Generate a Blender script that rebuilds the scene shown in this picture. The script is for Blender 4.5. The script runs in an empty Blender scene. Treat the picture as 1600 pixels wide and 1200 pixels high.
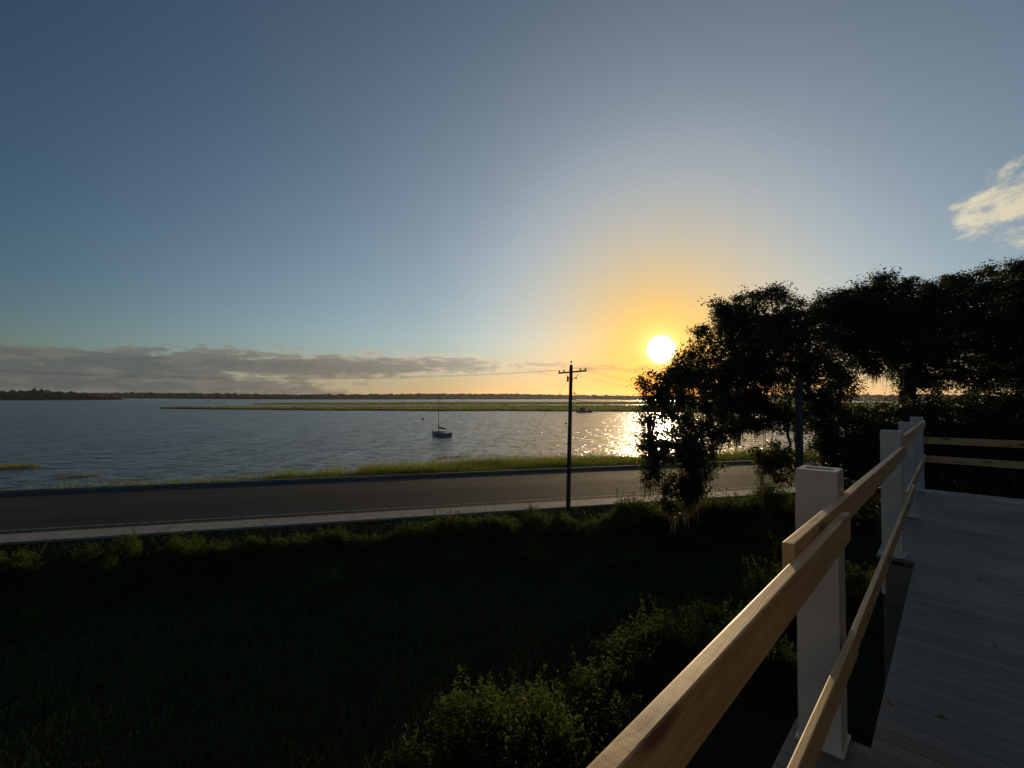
import bpy, bmesh, math, random
import numpy as np
from mathutils import Vector, Matrix

SC = bpy.context.scene
COL = SC.collection
R = math.radians

# ------------------------------------------------------------------ camera
F_PX, W_PX, H_PX = 730.0, 1600.0, 1200.0
EYE = Vector((0, 0, 8.0))
PITCH, ROLL = 1.49, 0.17
cam_d = bpy.data.cameras.new('camera'); cam = bpy.data.objects.new('camera', cam_d); COL.objects.link(cam)
cam_d.sensor_width = 36.0; cam_d.lens = 36.0 * F_PX / W_PX
cam_d.clip_start = 0.02; cam_d.clip_end = 20000
CAMROT = Matrix.Rotation(R(90 + PITCH), 3, 'X') @ Matrix.Rotation(R(ROLL), 3, 'Z')
cam.matrix_world = Matrix.Translation(EYE) @ CAMROT.to_4x4()
SC.camera = cam

def ray(px, py):
    return (CAMROT @ Vector(((px - W_PX/2) / F_PX, -(py - H_PX/2) / F_PX, -1.0))).normalized()
def at_depth(px, py, Y):
    r = ray(px, py); return EYE + r * (Y / r.y)
def at_z(px, py, z):
    r = ray(px, py); return EYE + r * ((z - EYE.z) / r.z)

# ------------------------------------------------------------------ light
SUN = ray(1033, 546)
SUN_EL = math.asin(SUN.z); SUN_AZ = math.atan2(SUN.x, SUN.y)
sun_d = bpy.data.lights.new('sun', 'SUN'); sun_o = bpy.data.objects.new('sun', sun_d); COL.objects.link(sun_o)
sun_d.energy = 3.4; sun_d.angle = R(0.55); sun_d.color = (1.0, 0.74, 0.42)
sun_o.rotation_euler = SUN.to_track_quat('Z', 'Y').to_euler()
sun_o.location = (0, 0, 60)

SC.view_settings.view_transform = 'Standard'; SC.view_settings.look = 'None'
SC.view_settings.exposure = 0.0; SC.view_settings.gamma = 1.0
SC.cycles.use_denoising = True
SC.cycles.max_bounces = 8; SC.cycles.transparent_max_bounces = 12
SC.cycles.volume_bounces = 0

class NT:
    """tiny helper around a node tree"""
    def __init__(s, tree): s.t = tree; s.n = tree.nodes; s.l = tree.links
    def new(s, typ, **kw):
        n = s.n.new(typ)
        for k, v in kw.items(): setattr(n, k, v)
        return n
    def put(s, sock, v):
        if isinstance(v, bpy.types.NodeSocket): s.l.new(v, sock)
        elif v is not None: sock.default_value = v
    def math(s, op, a, b=None, c=None, clamp=False):
        n = s.new('ShaderNodeMath', operation=op, use_clamp=clamp)
        s.put(n.inputs[0], a)
        if b is not None: s.put(n.inputs[1], b)
        if c is not None: s.put(n.inputs[2], c)
        return n.outputs[0]
    def vmath(s, op, a, b=None, out=0):
        n = s.new('ShaderNodeVectorMath', operation=op)
        s.put(n.inputs[0], a)
        if b is not None: s.put(n.inputs[1], b)
        return n.outputs[out]
    def mapr(s, v, a, b, c=0.0, d=1.0, interp='SMOOTHSTEP'):
        n = s.new('ShaderNodeMapRange', interpolation_type=interp)
        s.put(n.inputs['Value'], v); s.put(n.inputs['From Min'], a); s.put(n.inputs['From Max'], b)
        s.put(n.inputs['To Min'], c); s.put(n.inputs['To Max'], d)
        return n.outputs['Result']
    def mix(s, f, a, b, blend='MIX'):
        n = s.new('ShaderNodeMix', data_type='RGBA', blend_type=blend)
        n.clamp_factor = True
        s.put(n.inputs[0], f); s.put(n.inputs[6], a); s.put(n.inputs[7], b)
        return n.outputs[2]
    def noise(s, vec, scale, detail=4, rough=.55, dist=0.0, dims='3D', out='Fac'):
        n = s.new('ShaderNodeTexNoise', noise_dimensions=dims)
        s.put(n.inputs['Vector'], vec); s.put(n.inputs['Scale'], scale); s.put(n.inputs['Detail'], detail)
        s.put(n.inputs['Roughness'], rough); s.put(n.inputs['Distortion'], dist)
        return n.outputs[out]
    def sep(s, v):
        n = s.new('ShaderNodeSeparateXYZ'); s.put(n.inputs[0], v); return n.outputs
    def comb(s, x, y, z):
        n = s.new('ShaderNodeCombineXYZ'); s.put(n.inputs[0], x); s.put(n.inputs[1], y); s.put(n.inputs[2], z); return n.outputs[0]

def C4(r, g, b): return (r, g, b, 1.0)

# ------------------------------------------------------------------ world: low-sun sky, aureole, clouds
SKY_STRENGTH = 0.073
def make_world():
    w = bpy.data.worlds.new('World'); SC.world = w; w.use_nodes = True
    t = NT(w.node_tree); t.n.clear()
    out = t.new('ShaderNodeOutputWorld'); bg = t.new('ShaderNodeBackground')
    t.l.new(bg.outputs[0], out.inputs[0])
    sky = t.new('ShaderNodeTexSky', sky_type='NISHITA')
    sky.sun_disc = False; sky.sun_elevation = SUN_EL; sky.sun_rotation = SUN_AZ
    sky.altitude = 0; sky.air_density = 1.0; sky.dust_density = 0.5; sky.ozone_density = 3.0
    tc = t.new('ShaderNodeTexCoord')
    d = t.vmath('NORMALIZE', tc.outputs['Generated'])
    x, y, z = t.sep(d)
    dot = t.vmath('DOT_PRODUCT', d, tuple(SUN), out=1)
    ang = t.math('ARCCOSINE', t.math('MINIMUM', dot, 0.9999999))          # radians from the sun
    base = t.vmath('MULTIPLY', sky.outputs[0], (1.0, 1.0, 1.0))
    def expo(k): return t.math('POWER', math.e, t.math('MULTIPLY', ang, -1.0 / k))
    def scaled(col, f):
        n = t.new('ShaderNodeVectorMath', operation='SCALE'); n.inputs[0].default_value = col; t.put(n.inputs['Scale'], f); return n.outputs[0]
    pale = t.math('MULTIPLY', t.math('MULTIPLY', t.mapr(ang, .25, .65), t.mapr(ang, .65, 1.3, 1.0, 0.0)), t.math('POWER', math.e, t.math('MULTIPLY', z, -2.9)))
    base = t.vmath('ADD', base, scaled((1.8, 2.25, 2.3), pale))
    # --- clouds: a flat bank low over the horizon, thin wisps higher up
    v1 = t.comb(t.math('MULTIPLY', x, 3.0), t.math('MULTIPLY', y, 3.0), t.math('MULTIPLY', z, 34.0))
    n1 = t.noise(v1, 1.2, 7, .6, .3)
    v1b = t.comb(t.math('MULTIPLY', x, 9.0), t.math('MULTIPLY', y, 9.0), t.math('MULTIPLY', z, 30.0))
    n2 = t.noise(v1b, 2.1, 7, .62, .35)                            # puffs on the bank's crown
    top = t.mapr(ang, 0.4, 1.15, 0.120, 0.094)
    band = t.mapr(z, t.math('MULTIPLY', top, 0.55), t.math('MULTIPLY', top, 1.12), 1.0, 0.0)
    dens = t.math('ADD', t.math('MULTIPLY', n1, 0.52), t.math('MULTIPLY', n2, 0.48))
    dens = t.math('ADD', dens, t.math('MULTIPLY', t.math('SUBTRACT', band, 1.0), 0.40))
    dens = t.math('ADD', dens, t.mapr(ang, 0.12, 0.75, 0.03, 0.15))
    # below the bank near the sun the sky opens again
    dens = t.math('SUBTRACT', dens, t.math('MULTIPLY', t.mapr(z, 0.02, 0.065, 0.25, 0.0), t.mapr(ang, 0.40, 0.9, 1.0, 0.0)))
    cl = t.mapr(dens, 0.46, 0.555)
    rim = t.math('MULTIPLY', t.mapr(dens, 0.46, 0.64, 1.0, 0.0), t.mapr(ang, 0.3, 1.0, 1.0, 0.08))
    grey = t.mix(t.mapr(ang, 0.1, 0.5), C4(8.0, 6.4, 4.4), C4(2.5, 2.4, 2.2))
    grey = t.mix(t.mapr(ang, 0.45, 0.95), grey, C4(1.22, 1.36, 1.38))
    grey = t.mix(t.mapr(n2, .42, .64, 0.0, .40), grey, C4(3.0, 2.85, 2.45))
    ccol = t.mix(rim, grey, C4(10.0, 8.6, 6.2))
    # wisps
    v2 = t.comb(t.math('MULTIPLY', x, 6.0), t.math('MULTIPLY', y, 6.0), t.math('ADD', t.math('MULTIPLY', z, 11.0), t.math('MULTIPLY', x, -2.0)))
    n3 = t.noise(v2, 2.6, 9, .66, .25)
    n4 = t.noise(v2, 0.55, 2, .5)
    wd = ray(1600, 318); wdot = t.vmath('DOT_PRODUCT', d, tuple(wd), out=1)
    wmask = t.mapr(wdot, math.cos(R(6.6)), math.cos(R(0.8)))
    wd2 = ray(1720, 310); wmask2 = t.mapr(t.vmath('DOT_PRODUCT', d, tuple(wd2), out=1), math.cos(R(8.5)), math.cos(R(3)))
    wm = t.math('MAXIMUM', wmask, wmask2)
    wis = t.mapr(t.math('ADD', n3, t.math('MULTIPLY', t.math('SUBTRACT', wm, 1.0), 0.5)), 0.34, 0.60)
    base = t.mix(t.math('MULTIPLY', cl, 0.92), base, ccol)
    base = t.mix(t.math('MULTIPLY', wis, 0.85), base, t.mix(t.mapr(n3, .40, .62), C4(5.0, 5.0, 4.5), C4(9.2, 8.0, 5.2)))
    # --- the sun's aureole in the hazy air
    base = t.vmath('ADD', base, scaled((20.6, 20.6, 18.4), expo(0.2)))
    base = t.vmath('MULTIPLY', base, t.mix(t.mapr(ang, 0.03, 0.42), C4(0.60, 0.37, 0.105), C4(1, 1, 1)))
    low = t.math('MULTIPLY', t.mapr(z, 0.0, 0.13, 1.0, 0.0), t.mapr(ang, .55, 1.05, 1.0, 0.0))      # the last degrees above the horizon redden
    base = t.vmath('MULTIPLY', base, t.mix(low, C4(1, 1, 1), C4(.84, .72, .60)))
    base = t.vmath('ADD', base, scaled((26.0, 20.5, 10.0), expo(0.017)))
    base = t.vmath('ADD', base, scaled((60.0, 58.0, 54.0), t.mapr(ang, R(1.75), R(1.1))))
    t.put(bg.inputs['Color'], base); bg.inputs['Strength'].default_value = SKY_STRENGTH
    w.cycles.sampling_method = 'MANUAL'; w.cycles.sample_map_resolution = 1024
make_world()

# ------------------------------------------------------------------ helpers
def tag(o, label=None, cat=None, group=None, kind=None):
    if label: o['label'] = label
    if cat: o['category'] = cat
    if group: o['group'] = group
    if kind: o['kind'] = kind
    return o
def empty(name, loc, rz=0.0):
    o = bpy.data.objects.new(name, None); COL.objects.link(o)
    o.location = loc; o.rotation_euler = (0, 0, rz); o.empty_display_size = 0.2
    return o
def link(name, me, mat, parent=None, loc=None):
    o = bpy.data.objects.new(name, me); COL.objects.link(o)
    if mat is not None and len(me.materials) == 0: me.materials.append(mat)
    if parent is not None: o.parent = parent
    if loc is not None: o.location = loc
    return o
def copy_tree(o, parent=None):
    c = o.copy(); COL.objects.link(c); c.parent = parent
    for ch in list(o.children): copy_tree(ch, c)
    return c

class MB:
    def __init__(s): s.v = []; s.f = []
    def add(s, vs, fs):
        k = len(s.v); s.v += [tuple(v) for v in vs]; s.f += [tuple(i + k for i in f) for f in fs]
    def box(s, o, ax, ay, az):
        o, ax, ay, az = map(Vector, (o, ax, ay, az))
        if ax.cross(ay).dot(az) < 0: o = o + ax; ax = -ax
        p = [o, o+ax, o+ax+ay, o+ay, o+az, o+ax+az, o+ax+ay+az, o+ay+az]
        s.add(p, [(0,3,2,1),(4,5,6,7),(0,1,5,4),(1,2,6,5),(2,3,7,6),(3,0,4,7)])
    def cbox(s, c, sx, sy, sz):
        s.box((c[0]-sx/2, c[1]-sy/2, c[2]-sz/2), (sx,0,0), (0,sy,0), (0,0,sz))
    def tube(s, path, radii, n=8, cap=True):
        path = [Vector(p) for p in path]; k = len(s.v); m = len(path)
        if not hasattr(radii, '__len__'): radii = [radii]*m
        prev = None
        for i, p in enumerate(path):
            t = (path[min(i+1, m-1)] - path[max(i-1, 0)])
            t = t.normalized() if t.length > 1e-9 else Vector((0,0,1))
            ref = Vector((0,0,1)) if abs(t.z) < .9 else Vector((1,0,0))
            a = t.cross(ref).normalized() if prev is None else (prev - t*prev.dot(t)).normalized()
            prev = a; b = t.cross(a)
            for j in range(n):
                q = 2*math.pi*j/n
                s.v.append(tuple(p + (a*math.cos(q) + b*math.sin(q))*radii[i]))
        for i in range(m-1):
            for j in range(n):
                j2 = (j+1) % n
                s.f.append((k+i*n+j, k+i*n+j2, k+(i+1)*n+j2, k+(i+1)*n+j))
        if cap:
            s.f.append(tuple(k+j for j in reversed(range(n)))); s.f.append(tuple(k+(m-1)*n+j for j in range(n)))
    def strip(s, left, right):
        """a sheet between two polylines"""
        k = len(s.v); m = len(left)
        s.v += [tuple(p) for p in left] + [tuple(p) for p in right]
        for i in range(m-1): s.f.append((k+i, k+m+i, k+m+i+1, k+i+1))
    def mesh(s, name, smooth=False, bevel=0.0):
        me = bpy.data.meshes.new(name); me.from_pydata(s.v, [], s.f)
        if bevel:
            bm = bmesh.new(); bm.from_mesh(me)
            bmesh.ops.bevel(bm, geom=[e for e in bm.edges if len(e.link_faces) == 2 and e.calc_face_angle() > .5], offset=bevel, segments=2, affect='EDGES', profile=.6)
            bm.to_mesh(me); bm.free()
        if smooth: me.shade_smooth()
        me.update(); return me
    def build(s, name, mat, parent=None, smooth=False, bevel=0.0, loc=None):
        return link(name, s.mesh(name, smooth, bevel), mat, parent, loc)

def raw_mesh(name, V, F):
    """V (n,3) float, F (m,k) int, all faces with k corners"""
    V = np.asarray(V, np.float32); F = np.asarray(F, np.int32); k = F.shape[1]
    me = bpy.data.meshes.new(name)
    me.vertices.add(len(V)); me.vertices.foreach_set('co', V.ravel())
    me.loops.add(F.size); me.loops.foreach_set('vertex_index', F.ravel())
    me.polygons.add(len(F)); me.polygons.foreach_set('loop_start', np.arange(0, F.size, k, dtype=np.int32))
    me.polygons.foreach_set('loop_total', np.full(len(F), k, np.int32))
    me.update(calc_edges=True); return me

def leaf_arrays(P, size, rng, flat=0.35, aspect=0.5, jitter=.4, direction=None):
    """one rhombic, slightly folded leaf (two triangles as a quad) at every point of P"""
    n = len(P)
    a = rng.normal(size=(n, 3)); a[:, 2] *= (1-flat)
    if direction is not None: a = a*.6 + direction
    a /= np.linalg.norm(a, axis=1)[:, None]
    r = rng.normal(size=(n, 3)); b = np.cross(a, r); b /= np.linalg.norm(b, axis=1)[:, None]
    c = np.cross(a, b)
    L = size*(1 + jitter*rng.normal(size=n)).clip(.4, 1.9)
    wv = (L*aspect)[:, None]; L = L[:, None]
    p0 = P - a*L*.5; p2 = P + a*L*.5; mid = P + a*L*.08
    p1 = mid + b*wv*.5 + c*wv*.12; p3 = mid - b*wv*.5 + c*wv*.12
    V = np.stack([p0, p1, p2, p3], 1).reshape(-1, 3)
    F = np.arange(n*4).reshape(n, 4)
    return V, F
def blades_arrays(P, h, w, rng, lean=.25):
    """one bent two-segment grass blade (2 quads narrowing to the tip) per point"""
    n = len(P); q = rng.uniform(0, 2*np.pi, n)
    side = np.stack([np.cos(q), np.sin(q), np.zeros(n)], 1)
    l = rng.normal(size=(n, 2))*lean
    h = (h*(1+.3*rng.normal(size=n)).clip(.35, 1.8))[:, None]; w = w*rng.uniform(.7, 1.3, n)[:, None]
    up = np.zeros((n, 3)); up[:, 2] = 1; ln = np.concatenate([l, np.zeros((n, 1))], 1)
    m = P + up*h*.55 + ln*h*.3; tp = P + up*h + ln*h
    V = np.stack([P - side*w*.5, P + side*w*.5, m + side*w*.4, m - side*w*.4, tp + side*w*.06, tp - side*w*.06], 1).reshape(-1, 3)
    k = (np.arange(n)*6)[:, None]
    F = np.concatenate([k + [0, 1, 2, 3], k + [3, 2, 4, 5]], 0)
    return V, F
def merge(parts):
    Vs, Fs, k = [], [], 0
    for V, F in parts:
        Vs.append(V); Fs.append(F + k); k += len(V)
    return np.concatenate(Vs), np.concatenate(Fs)

# ------------------------------------------------------------------ materials
def base_mat(name):
    m = bpy.data.materials.new(name); m.use_nodes = True
    t = NT(m.node_tree); b = t.n['Principled BSDF']; out = t.n['Material Output']
    return m, t, b, out
def mottled(name, c1, c2, scale=3.0, rough=.8, bump=0.0, bscale=40.0, detail=5, spec=.2, vec=None, stretch=None):
    m, t, b, out = base_mat(name)
    tc = t.new('ShaderNodeTexCoord'); v = tc.outputs['Object']
    if stretch: v = t.vmath('MULTIPLY', v, stretch)
    n = t.noise(v, scale, detail, .6)
    t.put(b.inputs['Base Color'], t.mix(t.mapr(n, .3, .7), C4(*c1), C4(*c2)))
    b.inputs['Roughness'].default_value = rough; b.inputs['Specular IOR Level'].default_value = spec
    if bump:
        bn = t.new('ShaderNodeBump'); bn.inputs['Strength'].default_value = bump; bn.inputs['Distance'].default_value = .02
        t.put(bn.inputs['Height'], t.noise(v, bscale, 4, .6)); t.put(b.inputs['Normal'], bn.outputs[0])
    return m
def leaf_mat(name, c1, c2, trans=.4, tcol=(.25, .3, .04), rough=.5, scale=.8, spec=.25):
    m, t, b, out = base_mat(name)
    geo = t.new('ShaderNodeNewGeometry'); tc = t.new('ShaderNodeTexCoord')
    n = t.noise(tc.outputs['Object'], scale, 3, .6)
    f = t.math('ADD', t.math('MULTIPLY', n, .6), t.math('MULTIPLY', geo.outputs['Random Per Island'], .4))
    t.put(b.inputs['Base Color'], t.mix(t.mapr(f, .25, .75), C4(*c1), C4(*c2)))
    b.inputs['Roughness'].default_value = rough; b.inputs['Specular IOR Level'].default_value = spec
    if trans:
        tr = t.new('ShaderNodeBsdfTranslucent'); t.put(tr.inputs['Color'], C4(*tcol))
        mx = t.new('ShaderNodeMixShader'); mx.inputs[0].default_value = trans
        t.l.new(b.outputs[0], mx.inputs[1]); t.l.new(tr.outputs[0], mx.inputs[2]); t.l.new(mx.outputs[0], out.inputs[0])
    return m

def wood_mat(name, light=(.74, .53, .26), dark=(.58, .36, .15)):
    m, t, b, out = base_mat(name)
    tc = t.new('ShaderNodeTexCoord'); oi = t.new('ShaderNodeObjectInfo')
    off = t.math('MULTIPLY', oi.outputs['Random'], 37.0)
    v = t.vmath('ADD', tc.outputs['Object'], t.comb(off, off, off))
    x, y, z = t.sep(v)
    # knots bend the grain round them
    kv = t.comb(t.math('MULTIPLY', x, 3.2), t.math('MULTIPLY', y, 7.0), t.math('MULTIPLY', z, 9.0))
    vor = t.new('ShaderNodeTexVoronoi'); t.put(vor.inputs['Vector'], kv); vor.inputs['Scale'].default_value = 1.0
    knot = t.mapr(vor.outputs['Distance'], .10, .24, 1.0, 0.0)
    swirl = t.math('MULTIPLY', t.mapr(vor.outputs['Distance'], .05, .5, 1.0, 0.0), .02)
    gv = t.comb(t.math('MULTIPLY', x, 1.3), t.math('ADD', t.math('MULTIPLY', y, 40.0), t.math('MULTIPLY', swirl, 60.0)), t.math('MULTIPLY', z, 40.0))
    g1 = t.noise(gv, 1.0, 4, .6, .8)
    sv = t.comb(t.math('MULTIPLY', x, 55.0), t.math('MULTIPLY', y, 8.0), t.math('MULTIPLY', z, 8.0))
    g2 = t.noise(sv, 1.0, 3, .6)                                   # saw marks across
    big = t.noise(v, 2.3, 3, .5)
    f = t.math('ADD', t.math('MULTIPLY', g1, .65), t.math('ADD', t.math('MULTIPLY', g2, .07), t.math('MULTIPLY', big, .25)))
    col = t.mix(t.mapr(f, .40, .62), C4(*light), C4(*dark))
    col = t.mix(t.math('MULTIPLY', knot, .7), col, C4(.11, .045, .018))
    t.put(b.inputs['Base Color'], col)
    b.inputs['Roughness'].default_value = .55; b.inputs['Specular IOR Level'].default_value = .4
    bn = t.new('ShaderNodeBump'); bn.inputs['Strength'].default_value = .35; bn.inputs['Distance'].default_value = .002
    t.put(bn.inputs['Height'], t.math('ADD', g1, t.math('MULTIPLY', g2, .4))); t.put(b.inputs['Normal'], bn.outputs[0])
    return m

def water_mat():
    m, t, b, out = base_mat('water')
    tc = t.new('ShaderNodeTexCoord'); v = tc.outputs['Object']
    v1 = t.vmath('MULTIPLY', v, (.75, 1.0, 1.0))
    n1 = t.noise(v1, .28, 2, .5, .4)
    n2 = t.noise(v1, .8, 3, .6, .5)
    n3 = t.noise(v, .012, 3, .55)
    h = t.math('ADD', t.math('MULTIPLY', n1, .8), t.math('MULTIPLY', n2, .62))
    bn = t.new('ShaderNodeBump'); bn.inputs['Distance'].default_value = 1.5
    n4 = t.noise(t.vmath('MULTIPLY', v, (1.0, .20, 1.0)), .6, 3, .65, .3)
    n5 = t.noise(t.vmath('MULTIPLY', v, (.25, .06, 1.0)), .6, 2, .5)
    t.put(bn.inputs['Strength'], t.math('MULTIPLY', t.mapr(n3, .35, .65, .8, 1.0), t.math('ADD', t.mapr(n4, .38, .62, .06, 1.0), t.mapr(n5, .35, .65, .04, .30))))
    t.put(bn.inputs['Height'], h); t.put(b.inputs['Normal'], bn.outputs[0])
    b.inputs['Base Color'].default_value = C4(.020, .026, .028)
    b.inputs['Roughness'].default_value = .52; b.inputs['IOR'].default_value = 1.333
    b.inputs['Coat Weight'].default_value = .75; b.inputs['Coat Roughness'].default_value = .23; b.inputs['Coat IOR'].default_value = 1.333; t.put(b.inputs['Coat Normal'], bn.outputs[0])
    return m

M = {}
M['pine'] = wood_mat('pine_lumber')
M['white'] = mottled('white_vinyl', (.57, .55, .51), (.71, .69, .65), 2.6, .42, .05, 30)
def deck_mat():
    m, t, b, out = base_mat('grey_deck_paint')
    tc = t.new('ShaderNodeTexCoord'); oi = t.new('ShaderNodeObjectInfo'); geo = t.new('ShaderNodeNewGeometry')
    off = t.math('MULTIPLY', oi.outputs['Random'], 53.0); v = t.vmath('ADD', tc.outputs['Object'], t.comb(off, off, off))
    grain = t.noise(t.vmath('MULTIPLY', v, (3.0, 60.0, 20.0)), 1.0, 4, .6, .5)
    blot = t.noise(geo.outputs['Position'], 1.6, 5, .62, .3); dust = t.noise(geo.outputs['Position'], 9.0, 4, .7)
    f = t.math('ADD', t.math('ADD', t.math('MULTIPLY', grain, .25), t.math('MULTIPLY', blot, .5)), t.math('MULTIPLY', oi.outputs['Random'], .30))
    col = t.mix(t.mapr(f, .3, .8), C4(.130, .128, .118), C4(.205, .196, .176))
    col = t.mix(t.mapr(dust, .60, .74, 0, .5), col, C4(.11, .095, .075))
    t.put(b.inputs['Base Color'], col); t.put(b.inputs['Roughness'], t.mapr(blot, .3, .7, .45, .7)); b.inputs['Specular IOR Level'].default_value = .3
    bn = t.new('ShaderNodeBump'); bn.inputs['Strength'].default_value = .5; bn.inputs['Distance'].default_value = .002
    t.put(bn.inputs['Height'], grain); t.put(b.inputs['Normal'], bn.outputs[0]); return m
M['deck'] = deck_mat()
M['asphalt'] = mottled('asphalt', (.034, .034, .033), (.050, .049, .047), .35, .9, .3, 60, spec=.06, stretch=(.12, 1.0, 1.0))
M['concrete'] = mottled('concrete', (.23, .215, .185), (.32, .295, .25), 1.2, .85, .2, 40)
M['kerb'] = mottled('kerb_concrete', (.16, .15, .14), (.22, .205, .19), 1.0, .9, .2, 40)
M['line'] = mottled('worn_white_paint', (.10, .098, .09), (.42, .41, .39), 2.0, .8)
M['yline'] = mottled('worn_yellow_paint', (.045, .040, .028), (.13, .10, .045), 2.0, .8)
M['soil'] = mottled('soil', (.022, .021, .012), (.048, .038, .022), .5, .95, .5, 8, spec=0.0)
M['water'] = water_mat()
M['treated'] = mottled('treated_lumber', (.13, .12, .085), (.18, .165, .12), 3, .85, .3, 30)
M['bed'] = mottled('mud', (.05, .045, .03), (.07, .06, .045), .4, .9)
M['marsh'] = mottled('marsh_grass', (.060, .075, .022), (.115, .112, .040), .05, .95, .6, 1.2, spec=0.0)
M['shoregrass'] = leaf_mat('cordgrass', (.050, .075, .016), (.095, .115, .028), .45, (.20, .24, .035), .6, .15)
M['oakleaf'] = leaf_mat('oak_leaf', (.020, .030, .012), (.038, .050, .019), .22, (.10, .11, .02), .55, .5, .12)
M['bushleaf'] = leaf_mat('bush_leaf', (.022, .038, .011), (.050, .072, .020), .30, (.10, .14, .02), .7, 1.2, .05)
M['weed'] = leaf_mat('weed_leaf', (.034, .058, .022), (.070, .100, .036), .25, (.08, .11, .02), .8, .4, .05)
M['bark'] = mottled('oak_bark', (.045, .036, .027), (.085, .070, .054), 6, .95, .8, 14)
M['moss'] = leaf_mat('spanish_moss', (.070, .070, .050), (.11, .105, .075), .3, (.12, .11, .06), .8, 1.0, .1)
M['farwood'] = mottled('far_wood', (.018, .026, .014), (.040, .046, .024), .08, .95)
M['pole'] = mottled('creosote_pole', (.050, .040, .032), (.10, .082, .066), 5, .9, .4, 20, stretch=(1, 1, .08))
M['steel'] = mottled('galvanised_steel', (.30, .30, .30), (.38, .38, .37), 8, .45)
M['wire'] = mottled('dull_aluminium_wire', (.05, .05, .05), (.07, .07, .07), 8, .6)
M['porcelain'] = mottled('brown_porcelain', (.06, .03, .02), (.09, .045, .03), 8, .25)
M['hull'] = mottled('boat_gelcoat', (.20, .22, .26), (.24, .26, .30), 2, .3)
M['deckwhite'] = mottled('boat_deck_white', (.60, .60, .58), (.68, .67, .65), 2, .4)
M['canvas'] = mottled('navy_canvas', (.014, .016, .024), (.022, .024, .034), 4, .85)
M['dark'] = mottled('dark_plastic', (.015, .015, .016), (.025, .025, .026), 4, .4)
M['glass'] = mottled('cabin_glass', (.012, .014, .016), (.02, .022, .025), 4, .08, spec=.5)
M['red'] = mottled('faded_buoy_paint', (.06, .02, .015), (.09, .03, .02), 4, .5)

# ------------------------------------------------------------------ the setting: ground, road, shore, water, marsh, far woods
EA = Vector((.965, .262, 0)).normalized(); EP = Vector((-EA.y, EA.x, 0))      # along / across the road
def rd(a, p, z=0.0): return EA*a + EP*p + Vector((0, 0, z))
WATER_Z = -1.2
YARD = -1.7
def yard_z(p): return np.interp(p, [26.0, 30.0, 31.25], [YARD, -.10, .02])
def bank_z(p):
    return np.interp(p, [31.2, 31.3, 47.6, 48.6, 52.5, 58, 64], [-.03, -.12, -.12, -.45, -.95, -1.28, -2.2])

def profile_sheet(name, mat, prof, a0, a1, na=2, label=None, kind='structure'):
    mb = MB(); As = np.linspace(a0, a1, na)
    for (p0, z0), (p1, z1) in zip(prof[:-1], prof[1:]):
        mb.strip([rd(a, p0, z0) for a in As], [rd(a, p1, z1) for a in As])
    o = mb.build(name, mat); o['kind'] = kind
    return o
profile_sheet('ground', M['soil'], [(-2500, YARD), (-30, YARD), (26.0, YARD), (30.0, -.10), (31.25, .02), (31.35, -.12), (47.6, -.12), (48.6, -.45), (52.5, -.95), (58, -1.28), (64, -2.2), (4200, -2.2)], -4200, 4200)
w = profile_sheet('water', M['water'], [(48.0, WATER_Z), (400, WATER_Z), (4200, WATER_Z)], -4200, 4200)
# road with its crown, gutter, kerbs
RA0, RA1 = -140, 240
mb = MB(); mb.strip([rd(RA0, 33.22, .0), rd(RA1, 33.22, .0)], [rd(RA0, 40.4, .09), rd(RA1, 40.4, .09)])
mb.strip([rd(RA0, 40.4, .09), rd(RA1, 40.4, .09)], [rd(RA0, 47.35, .0), rd(RA1, 47.35, .0)])
o = mb.build('road', M['asphalt']); o['kind'] = 'structure'
o.data.transform(Matrix.Rotation(-math.atan2(EA.y, EA.x), 4, 'Z')); o.rotation_euler.z = math.atan2(EA.y, EA.x)   # grain of the asphalt runs along the lanes
def roadz(p): return .09*(1-abs(p-40.35)/7.1)
def marking(name, p, wdt, mat, a0=RA0, a1=RA1, label=None, dash=None):
    mb = MB(); segs = [(a0, a1)] if not dash else [(x, x+dash[0]) for x in np.arange(a0, a1, dash[0]+dash[1])]
    for s0, s1 in segs:
        mb.strip([rd(s0, p, roadz(p)+.005), rd(s1, p, roadz(p)+.005)], [rd(s0, p+wdt, roadz(p+wdt)+.005), rd(s1, p+wdt, roadz(p+wdt)+.005)])
    o = mb.build(name, mat); o['kind'] = 'structure'
marking('edge_line', 34.40, .13, M['line'])
marking('lane_line', 37.75, .10, M['yline'])
marking('lane_line', 41.9, .10, M['yline'])
marking('edge_line', 46.5, .10, M['line'])
mb = MB(); mb.box(rd(RA0, 31.3, -.15), EA*(RA1-RA0), EP*1.72, (0, 0, .28)); o = mb.build('sidewalk', M['concrete'], bevel=.01); o['kind'] = 'structure'
mb = MB(); mb.box(rd(RA0, 33.023, -.15), EA*(RA1-RA0), EP*.195, (0, 0, .275)); o = mb.build('kerb', M['kerb'], bevel=.015); o['kind'] = 'structure'
mb = MB(); mb.box(rd(RA0, 47.35, -.3), EA*(RA1-RA0), EP*.32, (0, 0, .54)); o = mb.build('kerb_wall', M['kerb'], bevel=.02)
o['kind'] = 'structure'

rng = np.random.default_rng(7)
def noise2(x, y, seed=0, n=4, f0=.05):
    r = np.random.default_rng(1000+seed); v = 0*x; amp = 1.0; tot = 0
    for k in range(n):
        for j in range(3):
            th = r.uniform(0, 2*np.pi); ph = r.uniform(0, 6.28); f = f0*2**k*r.uniform(.7, 1.4)
            v = v + amp*np.sin((x*np.cos(th)+y*np.sin(th))*f*2*np.pi + ph)/3
        tot += amp; amp *= .6
    return v/tot
EAn, EPn = np.array(EA), np.array(EP)
def rdn(a, p, z): return a[:, None]*EAn + p[:, None]*EPn + np.stack([0*a, 0*a, z], 1)
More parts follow.
